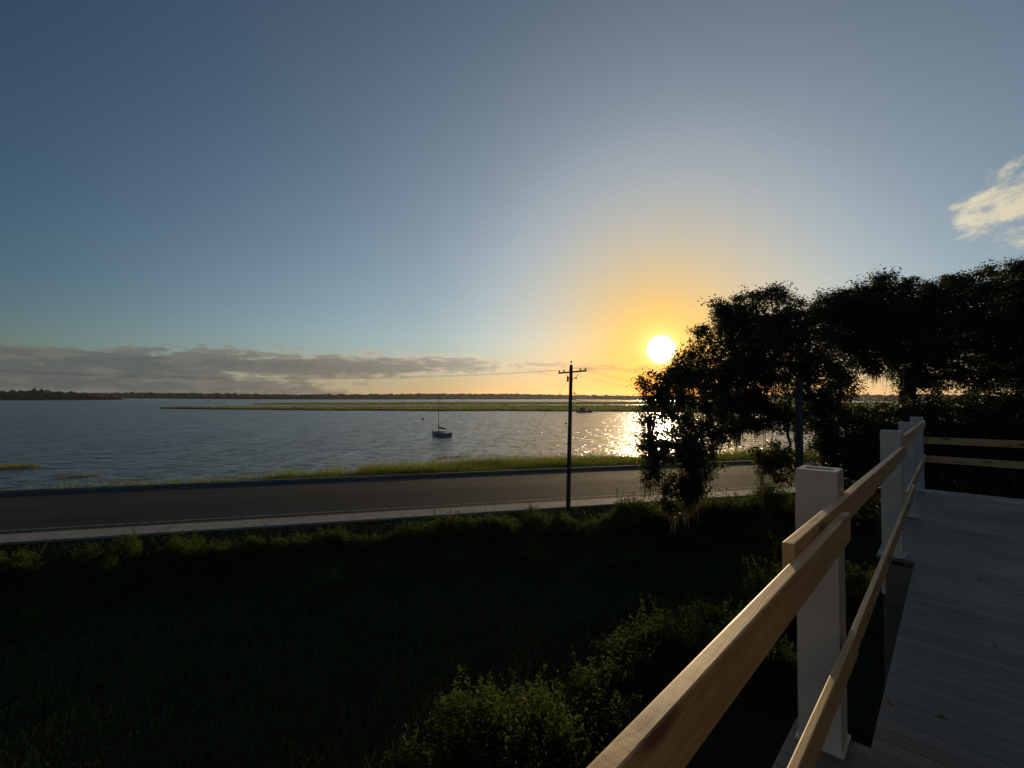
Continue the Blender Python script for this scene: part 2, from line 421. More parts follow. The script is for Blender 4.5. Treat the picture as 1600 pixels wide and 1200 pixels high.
# cordgrass on the bank beyond the road
def shore_grass():
    N = 210000
    a = rng.uniform(-70, 60, N); p = 47.75 + rng.uniform(0, 1, N)**1.05*13.0
    edge = np.interp(a, [-75, -45, -34, -22, -12, -6, 0, 8, 25, 33, 60, 75], [49.2, 48.8, 49.2, 50.0, 51.6, 53.0, 56.0, 58.4, 58.6, 57.2, 57, 57]) + noise2(a, p, 1, 3, .06)*1.0
    sparse = np.interp(a, [-75, -40, -25, -12, 0], [.22, .25, .5, .85, 1.0])
    patch = noise2(a, p, 2, 4, .09)
    ok = (p < edge) & (rng.uniform(0, 1, N) < sparse) & ((patch > -.35) | (a > 0))
    far = (p > edge) & (p < edge+3.5) & (patch > .30) & (a < 0) & (rng.uniform(0, 1, N) < .30)
    k = ok | far
    a, p = a[k], p[k]
    z = np.maximum(bank_z(p), WATER_Z-.15) - .03
    V, F = blades_arrays(rdn(a, p, z), 1.05*np.interp(p-47.7, [0, 1.2, 3, 9], [.3, .5, 1.0, 1.2])*(1+.25*noise2(a, p, 3, 3, .1)), .035, rng, .22)
    o = link('shore_grass', raw_mesh('shore_grass', V, F), M['shoregrass'])
    tag(o, 'band of green cordgrass between the road wall and the water', 'grass', kind='stuff')
shore_grass()
def grass_islet(px, py, rx, ry, n, h, label):
    c = at_z(px, py, WATER_Z); q = rng.uniform(0, 2*np.pi, n); r = np.sqrt(rng.uniform(0, 1, n))
    P = np.stack([c.x + np.cos(q)*r*rx, c.y + np.sin(q)*r*ry + .25*np.cos(q)*r*rx, np.full(n, WATER_Z-.1)], 1)
    P = P[noise2(P[:, 0], P[:, 1], int(px), 3, .15) > -.35]
    V, F = blades_arrays(P, h, .035, rng, .25)
    o = link('grass_islet', raw_mesh('grass_islet', V, F), M['shoregrass']); tag(o, label, 'grass', kind='stuff')
grass_islet(8, 731, 3.4, 1.8, 1300, .42, 'small tuft of marsh grass standing in open water off the road wall')
grass_islet(122, 744, 2.2, .7, 380, .3, 'thin streak of drowned marsh grass in the shallows')
grass_islet(712, 714, 2.6, .8, 420, .3, 'low raft of drowned grass just off the cordgrass band')

def marsh(name, near, far, label, seed, h=.75, n=150):
    """a flat island of marsh grass: irregular plan, tufted top, steep muddy edge"""
    r = np.random.default_rng(seed)
    nx = np.linspace(near[0][0], near[-1][0], n)
    ny = np.interp(nx, *zip(*near)); fy = np.interp(nx, *zip(*far))
    A = [at_z(x, y, WATER_Z) for x, y in zip(nx, ny)]; B = [at_z(x, max(y, 620.6), WATER_Z) for x, y in zip(nx, fy)]
    A = [a + (b-a)*(.015*r.uniform(0, 1) + .02*math.sin(i*.33+seed) + .02) for i, (a, b) in enumerate(zip(A, B))]
    B = [b - (b-a)*(.05*r.uniform(0, 1) + .04*math.sin(i*.21+seed*2) + .04) for i, (a, b) in enumerate(zip(A, B))]
    rows = 26; V = []; 
    for i in range(n):
        ed = min(1, i/5, (n-1-i)/5)
        for j in range(rows):
            q = j/(rows-1); p = A[i].lerp(B[i], q)
            e = 0 if j in (0, rows-1) else 1
            z = WATER_Z - .2 if not e else WATER_Z + h*(.55 + .5*r.uniform(0, 1))*(.35+.65*ed)
            V.append((p.x, p.y, z))
    # tidal pools cut the top
    F = [(i*rows+j, i*rows+j+1, (i+1)*rows+j+1, (i+1)*rows+j) for i in range(n-1) for j in range(rows-1)]
    V = np.array(V)
    for k in range(9):
        i = r.integers(n//8, n-n//6); j = r.integers(5, rows-5); ln = r.integers(2, 7)
        for ii in range(i, min(n-1, i+ln)): V[ii*rows+j, 2] = WATER_Z-.1; V[ii*rows+j+1, 2] = WATER_Z-.1
    me = raw_mesh(name, V, np.array(F)); o = link(name, me, M['marsh']); tag(o, label, 'marsh', kind='structure')
    G = V.reshape(n, rows, 3); m = 26000
    i = r.integers(0, n-1, m); j = r.integers(1, rows-2, m); q1, q2 = r.uniform(0, 1, (2, m, 1))
    P = (G[i, j]*(1-q1) + G[i+1, j]*q1)*(1-q2) + (G[i, j+1]*(1-q1) + G[i+1, j+1]*q1)*q2
    P = P[P[:, 2] > WATER_Z+.1]; P[:, 2] -= .1
    Vb, Fb = blades_arrays(P, np.full(len(P), .75), .5, r, .12)
    g = link('marsh_grass', raw_mesh('marsh_grass', Vb, Fb), M['shoregrass'], o); tag(g, kind='stuff')
marsh('marsh', [(250, 638.3), (330, 639.6), (480, 641.2), (600, 642.3), (760, 643), (900, 643.4), (1010, 645.4), (1300, 647), (1750, 650)],
      [(250, 637.6), (330, 636.8), (480, 635.2), (640, 634.2), (800, 633.7), (1010, 633.5), (1300, 634), (1750, 636)], 'broad green marsh island across the water', 3)
marsh('marsh', [(395, 631.8), (500, 632.3), (640, 632.6), (800, 632.4), (1010, 632.0), (1750, 634.0)],
      [(395, 631.2), (480, 629.8), (640, 628.6), (800, 628.2), (1010, 628.0), (1750, 629.5)], 'farther strip of marsh under the wooded shore', 5)

# far woods: clumped crowns merged into one mass
def icosphere(sub):
    bm = bmesh.new(); bmesh.ops.create_icosphere(bm, subdivisions=sub, radius=1.0)
    V = np.array([v.co[:] for v in bm.verts]); F = np.array([[v.index for v in f.verts] for f in bm.faces]); bm.free(); return V, F
ICO = icosphere(2)
def woods(name, spots, label, mat):
    parts = []
    for (x, y, w_, h_) in spots:
        V = ICO[0]*np.array([w_*.5, w_*.5, h_*.5])*(1+.16*rng.normal(size=(len(ICO[0]), 1)))
        V = V + np.array([x, y, WATER_Z + h_*.46]); parts.append((V, ICO[1]))
    V, F = merge(parts); o = link(name, raw_mesh(name, V, F), mat); tag(o, label, 'woods', kind='stuff'); return o
spots = []
for k in range(2000):
    az = rng.uniform(-.95, 1.0); dist = rng.uniform(1330, 1560) + 130*math.sin(az*5+1)
    X = math.tan(az*.93)*dist
    h = 13.5 + 2.2*math.sin(X*.006+2) + rng.normal()*.9 + (2.0 if rng.uniform() < .05 else 0)
    spots.append((X, dist + 60*math.sin(X*.004), rng.uniform(14, 26), max(6, h)))
for k in range(500):                                   # low scrub that closes the foot of the woods
    az = rng.uniform(-.95, 1.0); dist = 1325 + 130*math.sin(az*5+1); X = math.tan(az*.93)*dist
    spots.append((X, dist + 60*math.sin(X*.004) - 12, rng.uniform(14, 22), rng.uniform(6, 9)))
woods('far_woods', spots, 'low wooded shore along the horizon across the water', M['farwood'])
mb = MB(); As = np.linspace(-1.05, 1.05, 60)
mb.strip([(math.tan(q*.93)*(1310+130*math.sin(q*5+1)), 1310+130*math.sin(q*5+1)+60*math.sin(math.tan(q*.93)*(1310+130*math.sin(q*5+1))*.004), WATER_Z+.25) for q in As],
         [(math.tan(q*.93)*1900, 1900, WATER_Z+.25) for q in As])
o = mb.build('far_shore', M['marsh']); o['kind'] = 'structure'
spots = []
for k in range(230):
    u = rng.uniform(0, 1); px = -60 + u*250; Y = 760 + rng.uniform(0, 60) + u*150
    hpx = np.interp(px, [-60, 0, 40, 52, 75, 80, 90, 104, 112, 122, 150, 190], [15, 14, 13.5, 15.5, 15, 11, 12.5, 11, 13.3, 10, 9.5, 4.5])
    h = hpx/F_PX*Y*(1+.07*rng.normal())
    P = at_depth(px, 620, Y); spots.append((P.x, Y, rng.uniform(6, 12), max(3, h)))
woods('wooded_point', spots, 'dark wooded point of land at the far side of the water', M['farwood'])

# ------------------------------------------------------------------ the balcony: deck, white posts, lumber rails
DD = Vector((.687, .727, 0)).normalized(); DN = Vector((DD.y, -DD.x, 0))          # along the rail / inwards over the deck
EYE_H = 1.27; DZ = EYE.z - EYE_H
def dk(s, u, z=0.0): return DD*s + DN*u + Vector((0, 0, z))
def on_plane_u(px, py, u):
    r = ray(px, py); k = (u - EYE.dot(DN)) / r.dot(DN); p = EYE + r*k
    return p.dot(DD), p.z
def on_plane_s(px, py, s):
    r = ray(px, py); k = (s - EYE.dot(DD)) / r.dot(DD); p = EYE + r*k
    return p.dot(DN), p.z
POST = .132; U_OUT, U_IN = -.439, -.307; POST_TOP = DZ + .788*EYE_H
POST_S = [2.02, 4.81, 6.55, 8.40]
U_EDGE, U_LEDGE, DECK_END = -.238, -.473, 8.68
NOTCH = (POST_S[0] + POST + .03, POST_S[1] - .05)
SHADE_HOUSE_U = 2.1  # inner end of the deck, at the added building out of view
RDECK = math.atan2(DD.y, DD.x)

def make_deck():
    root = empty('balcony_deck', dk(0, 0, DZ))
    tag(root, 'grey painted board deck of the balcony behind the lumber rails', 'deck')
    pw, gap, th, far_u = .0795, .0022, .022, SHADE_HOUSE_U-.006
    cache = {}
    s = -2.38; k = 0
    while s < DECK_END - pw*.5:
        u0 = U_EDGE if NOTCH[0] < s + pw*.5 < NOTCH[1] else U_LEDGE
        key = round(u0, 3)
        if key not in cache:
            mb = MB(); mb.box((u0, 0, -th), (far_u-u0, 0, 0), (0, pw-gap, 0), (0, 0, th))
            cache[key] = mb.mesh('deck_plank', bevel=.0022)
            cache[key].materials.append(M['deck'])
        o = link('deck_plank', cache[key], None, root)
        # plank local x runs inwards (DN), local y along the rail
        o.matrix_local = Matrix.Translation(DD*s + Vector((0, 0, random.uniform(-.0006, .0006)))) @ Matrix(((DN.x, DD.x, 0), (DN.y, DD.y, 0), (0, 0, 1))).to_4x4()
        s += pw; k += 1
    def block(name, s0, s1, u0, u1, z0, z1, mat):
        mb = MB(); mb.box(dk(s0, u0, z0), DD*(s1-s0), DN*(u1-u0), (0, 0, z1-z0)); mb.build(name, mat, root, bevel=.003)
    zt = -th - .004
    # white fascia boards under the edge, joists and a beam behind them
    block('fascia_board', NOTCH[0]+.002, NOTCH[1]-.002, U_EDGE+.03, U_EDGE+.055, -.30, zt, M['white'])
    block('fascia_board', -2.4, NOTCH[0]-.03, U_LEDGE+.03, U_LEDGE+.055, -.30, zt, M['white'])
    block('fascia_board', NOTCH[1]+.03, DECK_END-.03, U_LEDGE+.03, U_LEDGE+.055, -.30, zt, M['white'])
    block('fascia_board', NOTCH[1]+.02, NOTCH[1]+.045, U_LEDGE+.056, U_EDGE+.08, -.36, -th-.03, M['treated'])
    block('fascia_board', NOTCH[0]-.045, NOTCH[0]-.02, U_LEDGE+.056, U_EDGE+.08, -.30, zt, M['white'])
    block('fascia_board', DECK_END-.05, DECK_END-.026, U_LEDGE+.06, SHADE_HOUSE_U-.01, -.30, zt, M['white'])
    for i in range(14):
        block('joist', -2.3 + i*.79, -2.3 + i*.79 + .045, U_EDGE+.06, SHADE_HOUSE_U-.01, -.26, zt-.002, M['pine'])
make_deck()

def make_post(s, label):
    root = empty('railing_post', dk(s + POST/2, (U_OUT+U_IN)/2, DZ))
    tag(root, label, 'post', 'white railing posts along the balcony edge')
    h = POST_TOP - DZ; a = POST/2; w_ = .016
    mb = MB()                                         # hollow sleeve: outer walls, rim, inner walls
    X, Y = DN, DD
    def ring(r, ry, z): return [X*sx*r + Y*sy*ry + Vector((0, 0, z)) for sx, sy in ((-1,-1),(1,-1),(1,1),(-1,1))]
    c = .003
    rings = [ring(a, a, .001), ring(a, a, h-c), ring(a-c, a-c, h), ring(a-.022, a-.036, h), ring(a-.024, a-.038, h-.003), ring(a-.024, a-.038, h-.40)]
    vs = [v for r in rings for v in r]
    fs = [(i*4+j, i*4+(j+1) % 4, (i+1)*4+(j+1) % 4, (i+1)*4+j) for i in range(len(rings)-1) for j in range(4)] + [(20, 21, 22, 23)]
    mb.add(vs, fs); mb.build('sleeve', M['white'], root)
    mb = MB(); mb.box(X*-(a+.010)+Y*-(a+.010)+Vector((0,0,.0005)), X*(POST+.02), Y*(POST+.02), (0, 0, .010))
    mb.build('base_trim', M['white'], root, bevel=.003)
    g = DZ - YARD                                            # square column that carries the post down to the ground
    mb = MB(); mb.box(X*-(a-.004)+Y*-(a-.004)+Vector((0,0,-g-.03)), X*(POST-.008), Y*(POST-.008), (0, 0, g-.03)); mb.build('lower_column', M['treated'], root, bevel=.004)
make_post(POST_S[0], 'white hollow railing post where two lumber top rails overlap in the sun')
make_post(POST_S[1], 'white railing post at the far side of the notch in the deck edge')
make_post(POST_S[2], 'white railing post just before the corner post')
make_post(POST_S[3], 'white corner post at the far end of the balcony deck')

def lumber(name, label, p0, p1, thick, outward, h=.089, group='pine boards nailed up as balcony rails'):
    """p0, p1: ends of the top edge on the visible face; the board hangs down h and goes back `thick` along `outward`"""
    p0, p1 = Vector(p0), Vector(p1); L = (p1-p0).length; ex = (p1-p0).normalized()
    ey = (outward - ex*outward.dot(ex)).normalized(); ez = ex.cross(ey)
    if ez.z < 0: ez = -ez
    rot = Matrix((ex, ez.cross(ex), ez)).transposed()
    sgn = 1 if (ez.cross(ex)).dot(ey) > 0 else -1
    mb = MB(); mb.box((0, 0, -h), (L, 0, 0), (0, sgn*thick, 0), (0, 0, h))
    o = mb.build(name, M['pine'], bevel=.0035)
    o.matrix_world = Matrix.Translation(p0) @ rot.to_4x4()
    tag(o, label, 'rail', group)
    return o
T2, T1 = .027, .021
def rail_px(label, a, ua, b, ub, s0=None, s1=None, th=None, nails=()):
    """rail through two pixels of its inner top edge lying on the upright planes u=ua, u=ub; optionally stretched to s0..s1"""
    sa, za = on_plane_u(*a, ua); sb, zb = on_plane_u(*b, ub)
    def pt(s): q = (s-sa)/(sb-sa); return dk(s, ua + (ub-ua)*q, za + (zb-za)*q)
    b0 = s0 if s0 is not None else sa
    o = lumber('lumber_rail', label, pt(b0), pt(s1 if s1 is not None else sb), th or T2, -DN)
    for sn in nails:                                        # pairs of nail heads where the board is fixed
        for dz, ds in ((-.022, .0), (-.066, .018)):
            p = o.matrix_world.inverted() @ (pt(sn + ds) + Vector((0, 0, dz)))
            k = -1 if o.data.vertices[0].co.y + o.data.vertices[-1].co.y > 0 else 1
            ys = [v.co.y for v in o.data.vertices]; yf = 0.0; sg = -1 if max(ys) > .005 else 1
            mb = MB(); mb.tube([(p.x, yf + .002*-sg, p.z), (p.x, yf + .0015*sg, p.z)], .0042, 10); nl = mb.build('nail_head', M['steel'], o)
    return o
UB = U_IN + T2; UA = UB + T2 + .001; VB = U_IN + T1; VA = VB + T1 + .001
P1C, P2C, P3C, P4C = [q + .04 for q in POST_S]
rail_px('sunlit upper pine rail whose end stops against the inside of the hollow post', (970, 1200), UA, (1329, 801), UA, s0=-1.2, nails=(P1C-.04,))
rail_px('upper pine rail bridging the notch in the deck edge between two posts', (1241.4, 850.7), UB, (1412, 699), UB, s1=POST_S[1]+.12, nails=(P2C-.05,))
rail_px('weathered upper rail running past the last posts to the corner', (1415.5, 680), UB, (1446, 656.5), UB, nails=(P3C,))
rail_px('sunlit lower pine rail ending at the inside of the hollow post', (1261, 1171), VA, (1303.8, 1071), VA, s0=-1.2, s1=2.10, th=T1, nails=(P1C-.03,))
rail_px('lower pine rail bridging the notch in the deck edge', (1338, 988), VB, (1430, 757), VA, s0=1.78, th=T1, nails=(P1C+.11, P2C))
rail_px('lower rail running past the last posts to the corner', (1419, 769), VB, (1447, 710), VB, th=T1, nails=(P3C,))
SF = POST_S[3] + POST + .002
for (pa, pb, lab) in (((1446, 683), (1600, 689), 'upper pine rail closing the far end of the balcony'),
                      ((1446, 712), (1600, 722), 'lower pine rail closing the far end of the balcony')):
    ua, za = on_plane_s(*pa, SF); ub, zb = on_plane_s(*pb, SF)
    q = (zb-za)/(ub-ua)
    lumber('lumber_rail', lab, dk(SF, U_OUT, za + q*(U_OUT-ua)), dk(SF, SHADE_HOUSE_U-.01, za + q*(SHADE_HOUSE_U-.01-ua)), T2, DD)

def make_shade_house():  # unseen building, added so its shade darkens the deck and posts
    root = empty('shade_house', dk(0, SHADE_HOUSE_U, YARD)); tag(root, 'unseen building added beside and behind the camera to shade the balcony', 'shade_house')
    top = DZ + 3.4 - YARD
    def part(name, s0, s1, u0, u1, z0, z1, mat, par=root):
        mb = MB(); mb.box(dk(s0, u0-SHADE_HOUSE_U, z0), DD*(s1-s0), DN*(u1-u0), (0, 0, z1-z0)); return mb.build(name, mat, par)
    M['siding'] = mottled('shade_house_siding', (.20, .175, .15), (.25, .22, .19), 1.5, .8, .1, 20)
    w1 = part('wall', -7.0, DECK_END, SHADE_HOUSE_U, SHADE_HOUSE_U+6.0, 0, top, M['siding'])
    w2 = part('wall', -7.0, -2.42, -.9, SHADE_HOUSE_U-.003, 0, top, M['siding'])  # invented wing behind the camera, keeps sky light off the post fronts
    n = int(3.3/.18)
    for i in range(n):                                              # lap siding above the deck
        z = DZ - YARD + .03 + i*.18
        part('siding_board', -2.37, DECK_END-.01, SHADE_HOUSE_U-.022, SHADE_HOUSE_U-.003, z, z+.172, M['siding'], w1)
        part('siding_board', -2.417, -2.398, -.89, SHADE_HOUSE_U-.03, z, z+.172, M['siding'], w2)
    part('roof', -7.4, DECK_END+.4, SHADE_HOUSE_U-.55, SHADE_HOUSE_U+6.4, top+.002, top+.25, M['white'])  # added eaves, cut the light from overhead
    part('roof', -7.4, -1.95, -1.4, SHADE_HOUSE_U-.552, top+.002, top+.25, M['white'])
make_shade_house()

# ------------------------------------------------------------------ utility poles and wires
def make_pole(name, base, top, r0, r1, label):
    root = empty(name, base); tag(root, label, 'utility pole')
    t_ = Vector(top) - Vector(base)
    mb = MB(); mb.tube([Vector((0,0,-.4)), t_*.33, t_*.66, t_*.985, t_], [r0, r0*.67+r1*.33, r0*.33+r1*.67, r1*1.03, r1*.8], 14)
    mb.build('pole_shaft', M['pole'], root, smooth=True)
    return root, t_
PB = at_z(887.5, 797, 0.0); PY = PB.y
PT = at_depth(892.5, 570, PY)
pole, PV = make_pole('utility_pole', PB, PT, .165, .115, 'tall leaning wooden utility pole with crossarm beside the sidewalk')
CA = Vector((.78, -.62, 0)).normalized()                        # crossarm direction
ca_c = PV*((PV.length-.55)/PV.length)
mb = MB(); side = CA.cross(Vector((0,0,1)))
arm_l = 1.15
mb.box(ca_c - CA*arm_l - side*.19 + Vector((0,0,-.06)), CA*2*arm_l + Vector((0,0,.10)), side*.09, (0,0,.115))
arm = mb.build('crossarm', M['pole'], pole, bevel=.008)
ins_pts = []
for q in (-1.0, -.62, .62, 1.0):
    mb = MB(); b0 = ca_c + CA*arm_l*q*.94 - side*.145 + Vector((0,0,.05+.05*q))
    mb.tube([b0, b0+Vector((0,0,.07)), b0+Vector((0,0,.09)), b0+Vector((0,0,.15)), b0+Vector((0,0,.19))], [.015,.015,.055,.065,.03], 10)
    mb.build('insulator', M['porcelain'], arm, smooth=True); ins_pts.append(b0+Vector((0,0,.19)))
b0 = PV + Vector((0,0,-.02)); mb = MB(); mb.tube([b0, b0+Vector((0,0,.16)), b0+Vector((0,0,.18)), b0+Vector((0,0,.27)), b0+Vector((0,0,.30))], [.015,.015,.05,.055,.03], 10)
mb.build('insulator', M['porcelain'], pole, smooth=True); ins_top = b0 + Vector((0,0,.3))
for q in (-1, 1):                                              # flat steel braces
    mb = MB(); mb.tube([ca_c + CA*q*.55 - side*.2 + Vector((0,0,-.05)), ca_c*1 + Vector((0,0,-.62)) - side*.13], .014, 6); mb.build('brace', M['steel'], pole)
for dz, l_ in ((-.98, .32), (-2.05, .22), (-2.5, .25)):                    # brackets for the lower lines
    c = PV*((PV.length+dz)/PV.length); mb = MB(); mb.tube([c, c+CA*(.12+l_)+Vector((0,0,.05))], .025, 6); mb.tube([c+CA*(.12+l_)+Vector((0,0,-.04)), c+CA*(.12+l_)+Vector((0,0,.12))], [.045,.03], 8)
    mb.build('bracket', M['steel'], pole)
c = PV*((PV.length-1.0)/PV.length); mb = MB(); mb.tube([c-CA*.26+Vector((0,0,-.2)), c-CA*.26+Vector((0,0,.15)), c-CA*.26+Vector((0,0,.2))], [.07,.07,.03], 10); mb.tube([c, c-CA*.26], .02, 6)
mb.build('cutout', M['porcelain'], pole, smooth=True)
mb = MB(); mb.tube([PV*.05 + side*-.17, PV*.9 + side*-.135], .012, 6); mb.build('ground_wire', M['wire'], pole)

P2 = at_depth(1248, 735, 24.0); P2.z = YARD
P2T = at_depth(1248, 589, 24.0)
pole2, P2V = make_pole('utility_pole', P2, P2T, .20, .17, 'shorter grey service pole standing in front of the moss-hung oak')
c = P2V*.985; mb = MB(); mb.tube([c + Vector((-.15,-.05,0)), c+Vector((-.42,-.05,.02))], .025, 6); mb.tube([c+Vector((-.40,-.05,-.05)), c+Vector((-.40,-.05,.1))], .04, 8); mb.build('bracket', M['steel'], pole2)

def wire(label, a, b, sag, r=.006, name='overhead_wire', group='overhead wires at the utility poles'):
    a, b = Vector(a), Vector(b); mb = MB(); n = 24
    mb.tube([a.lerp(b, i/n) - Vector((0,0, sag*4*(i/n)*(1-i/n))) for i in range(n+1)], r, 5)
    o = mb.build(name, M['wire']); tag(o, label, 'wire', group); return o
LEFT = PB + EA*-46 + EP*-1.0
for k, (q, p) in enumerate(zip((-1.0, .62), (ins_pts[0], ins_pts[2]))):
    wire(['long bare wire leaving the end of the crossarm over the road towards the wooded point', 'long bare wire leaving the middle of the crossarm over the road towards the wooded point'][k], PB+p, LEFT + Vector((0,0,10.3)) + CA*q*1.1, 1.1)
RIGHT = at_depth(1290, 600, 74)
for k, p in enumerate(ins_pts[:1] + ins_pts[2:]):
    wire(['bare wire from the far tip of the crossarm sagging behind the oak', 'bare wire from the middle of the crossarm sagging behind the oak', 'bare wire from the near tip of the crossarm sagging behind the oak'][k], PB+p, (RIGHT.x - 2 + 1.2*k, RIGHT.y, 11.0), 2.5)
cB = PB + PV*((PV.length-2.05)/PV.length) + CA*.34
wire('slack service wire from the tall pole to the shorter grey pole', cB, P2 + c + Vector((-.40,-.05,.1)), .75, .013)
cC = PB + PV*((PV.length-2.5)/PV.length) + CA*.37
wire('thick slack cable sagging behind the oak from the side of the tall pole', cC, (RIGHT.x, RIGHT.y, 8.6), 1.9, .016)
wire('guy wire slanting down from below the crossarm to the cordgrass bank', PB + PV*((PV.length-.95)/PV.length) - CA*.15, at_z(800, 727, -.2), .0, .008)

# ------------------------------------------------------------------ boats and marks on the water
def loft(mb, secs):
    """secs: list of rings with the same number of points (open ring, port rail round keel to starboard rail)"""
    k = len(mb.v); n = len(secs[0])
    for s_ in secs: mb.v += [tuple(p) for p in s_]
    for i in range(len(secs)-1):
        for j in range(n-1): mb.f.append((k+i*n+j, k+i*n+j+1, k+(i+1)*n+j+1, k+(i+1)*n+j))
def hull_secs(L, beam, fb_bow, fb_st, draft, n=16, tumble=.75):
    secs = []
    for i in range(n+1):
        t_ = i/n; x = -L/2 + L*t_                                     # stern at -x, bow at +x
        half = beam/2*(tumble + (1-tumble)*min(1, t_/.35))*(1-max(0, (t_-.45)/.55)**2.2)**.9 + .015
        top = fb_st + (fb_bow-fb_st)*t_**1.7 - .10*math.sin(math.pi*t_)*.6
        d = draft*(1-max(0,(t_-.6)/.4)**2)
        xo = .35*max(0,(t_-.8)/.2)**1.5
        secs.append([(x + (xo if q in (0,6) else 0), s_*half*w_, z) for q, (s_, w_, z) in enumerate(((1,1,top),(1,.97,top*.45),(1,.72,-d*.35),(1,.03,-d),(-1,.72,-d*.35),(-1,.97,top*.45),(-1,1,top)))])
    return secs
def sailboat():
    p = at_z(689, 681.5, WATER_Z); root = empty('sailboat', p, R(180-38)); root.scale = (.8, .8, .97)
    tag(root, 'white sailboat at anchor with bare mast and dark sail cover on its boom', 'sailboat')
    secs = hull_secs(7.2, 2.45, .98, .82, .38)
    mb = MB(); loft(mb, secs); mb.f.append(tuple(range(7)))
    hull = mb.build('hull', M['hull'], root, smooth=False)
    mb = MB(); mb.strip([Vector(s_[0])+Vector((0,-.03,-.02)) for s_ in secs], [Vector(s_[6])+Vector((0,.03,-.02)) for s_ in secs]); mb.build('deck', M['deckwhite'], root)
    mb = MB()
    for sgn in (-1, 1): mb.tube([Vector(s_[0 if sgn > 0 else 6])+Vector((0,0,.01)) for s_ in secs], .03, 5)
    mb.build('toe_rail', M['dark'], hull)
    mb = MB(); st = [(Vector(s_[1])+Vector((0,.012,.12)), Vector(s_[1])+Vector((0,.012,.22))) for s_ in secs[1:-1]]; mb.strip([a for a,b in st],[b for a,b in st])
    st = [(Vector(s_[5])+Vector((0,-.012,.12)), Vector(s_[5])+Vector((0,-.012,.22))) for s_ in secs[1:-1]]; mb.strip([b for a,b in st],[a for a,b in st]); mb.build('hull_stripe', M['canvas'], hull)
    cab = []                                                       # trunk cabin
    for x, w_, h in ((-.7,.78,.52),(.3,.80,.55),(1.2,.70,.46),(1.75,.5,.22),(1.95,.4,.03)):
        cab.append([(x, w_, .72),(x, w_*.93, .72+h*.8),(x, w_*.8, .72+h),(x, 0, .72+h*1.08),(x, -w_*.8, .72+h),(x, -w_*.93, .72+h*.8),(x, -w_, .72)])
    mb = MB(); loft(mb, cab); mb.f.append(tuple(range(7))); cabin = mb.build('cabin', M['deckwhite'], root)
    for sgn in (-1, 1):
        for x in (-.35, .25, .8):
            mb = MB(); mb.cbox((x, sgn*(.765 if x < .5 else .71), 1.0), .36, .06, .16); mb.build('window', M['glass'], cabin, bevel=.01)
    mb = MB(); mb.tube([(1.0,0,.75),(1.0,0,5),(1.0,0,9.75)], [.085,.08,.06], 8); mast = mb.build('mast', M['wire'], root)
    mb = MB(); mb.tube([(1.0,-.75,5.4),(1.0,.75,5.4)], .03, 6); mb.build('spreader', M['wire'], mast)
    mb = MB(); mb.tube([(1.0,0,1.75),(-2.0,0,1.72)], .055, 8); boom = mb.build('boom', M['wire'], root)
    mb = MB(); mb.tube([(1.02,0,2.75),(1.0,0,2.3),(.85,0,1.98),(.0,0,1.93),(-1.2,0,1.87),(-1.95,0,1.80)], [.10,.17,.22,.20,.16,.08], 8); mb.build('sail_cover', M['canvas'], boom, smooth=True)
    mb = MB()
    for a, b in (((1,0,9.7),(3.75,0,.98)),((1,0,9.7),(-3.5,0,.85)),((1,.75,5.4),(1,1.15,.75)),((1,-.75,5.4),(1,-1.15,.75)),((1,0,9.6),(1,.75,5.4)),((1,0,9.6),(1,-.75,5.4))): mb.tube([a, b], .012, 4)
    mb.build('rigging', M['wire'], root)
    mb = MB()
    for sgn in (-1, 1):
        mb.tube([(3.65,0,1.55),(3.2,sgn*.45,1.52),(2.7,sgn*.62,1.48)], .016, 5); mb.tube([(3.2,sgn*.42,.95),(3.2,sgn*.45,1.52)], .016, 5); mb.tube([(2.7,sgn*.6,.9),(2.7,sgn*.62,1.48)], .016, 5)
    mb.build('pulpit', M['steel'], root)
    mb = MB(); mb.cbox((-3.85,.3,.75), .35,.32,.42); mb.cbox((-3.82,.3,.25), .12,.10,.9); mb.build('outboard_motor', M['dark'], root, bevel=.03)
    mb = MB(); mb.cbox((-3.63,0,-.05), .06,.08,1.3); mb.build('rudder', M['dark'], root, bevel=.01)
    mb = MB(); mb.tube([(3.85,0,.85),(4.6,.05,-.1)], .02, 5); mb.build('anchor_line', M['dark'], root)
sailboat()
def workboat():
    p = at_z(913, 644.3, WATER_Z); root = empty('cabin_boat', p, R(8))
    tag(root, 'small dark cabin boat with short mast moored along the far marsh edge', 'boat')
    secs = hull_secs(9.0, 2.9, 1.25, .75, .35, 12, .9)
    mb = MB(); loft(mb, secs); mb.f.append(tuple(range(7))); mb.build('hull', M['dark'], root)
    mb = MB(); mb.strip([Vector(s_[0])+Vector((0,-.03,-.04)) for s_ in secs], [Vector(s_[6])+Vector((0,.03,-.04)) for s_ in secs]); mb.build('deck', M['hull'], root)
    mb = MB(); mb.cbox((-1.2, 0, 1.7), 2.6, 1.9, 2.0); cab = mb.build('cabin', M['canvas'], root, bevel=.08)
    mb = MB(); mb.cbox((-1.2, 0, 2.78), 3.1, 2.2, .10); mb.build('roof', M['canvas'], cab, bevel=.02)
    for sgn in (-1, 1):
        for x in (-1.9, -1.0): mb = MB(); mb.cbox((x, sgn*.96, 2.05), .6, .05, .5); mb.build('window', M['glass'], cab)
    mb = MB(); mb.tube([(-.6,0,2.7),(-.6,0,6.4)], [.07,.04], 8); mb.tube([(-.6,0,3.1),(1.9,0,4.0)], .035, 6); mb.build('mast', M['dark'], root)
workboat()
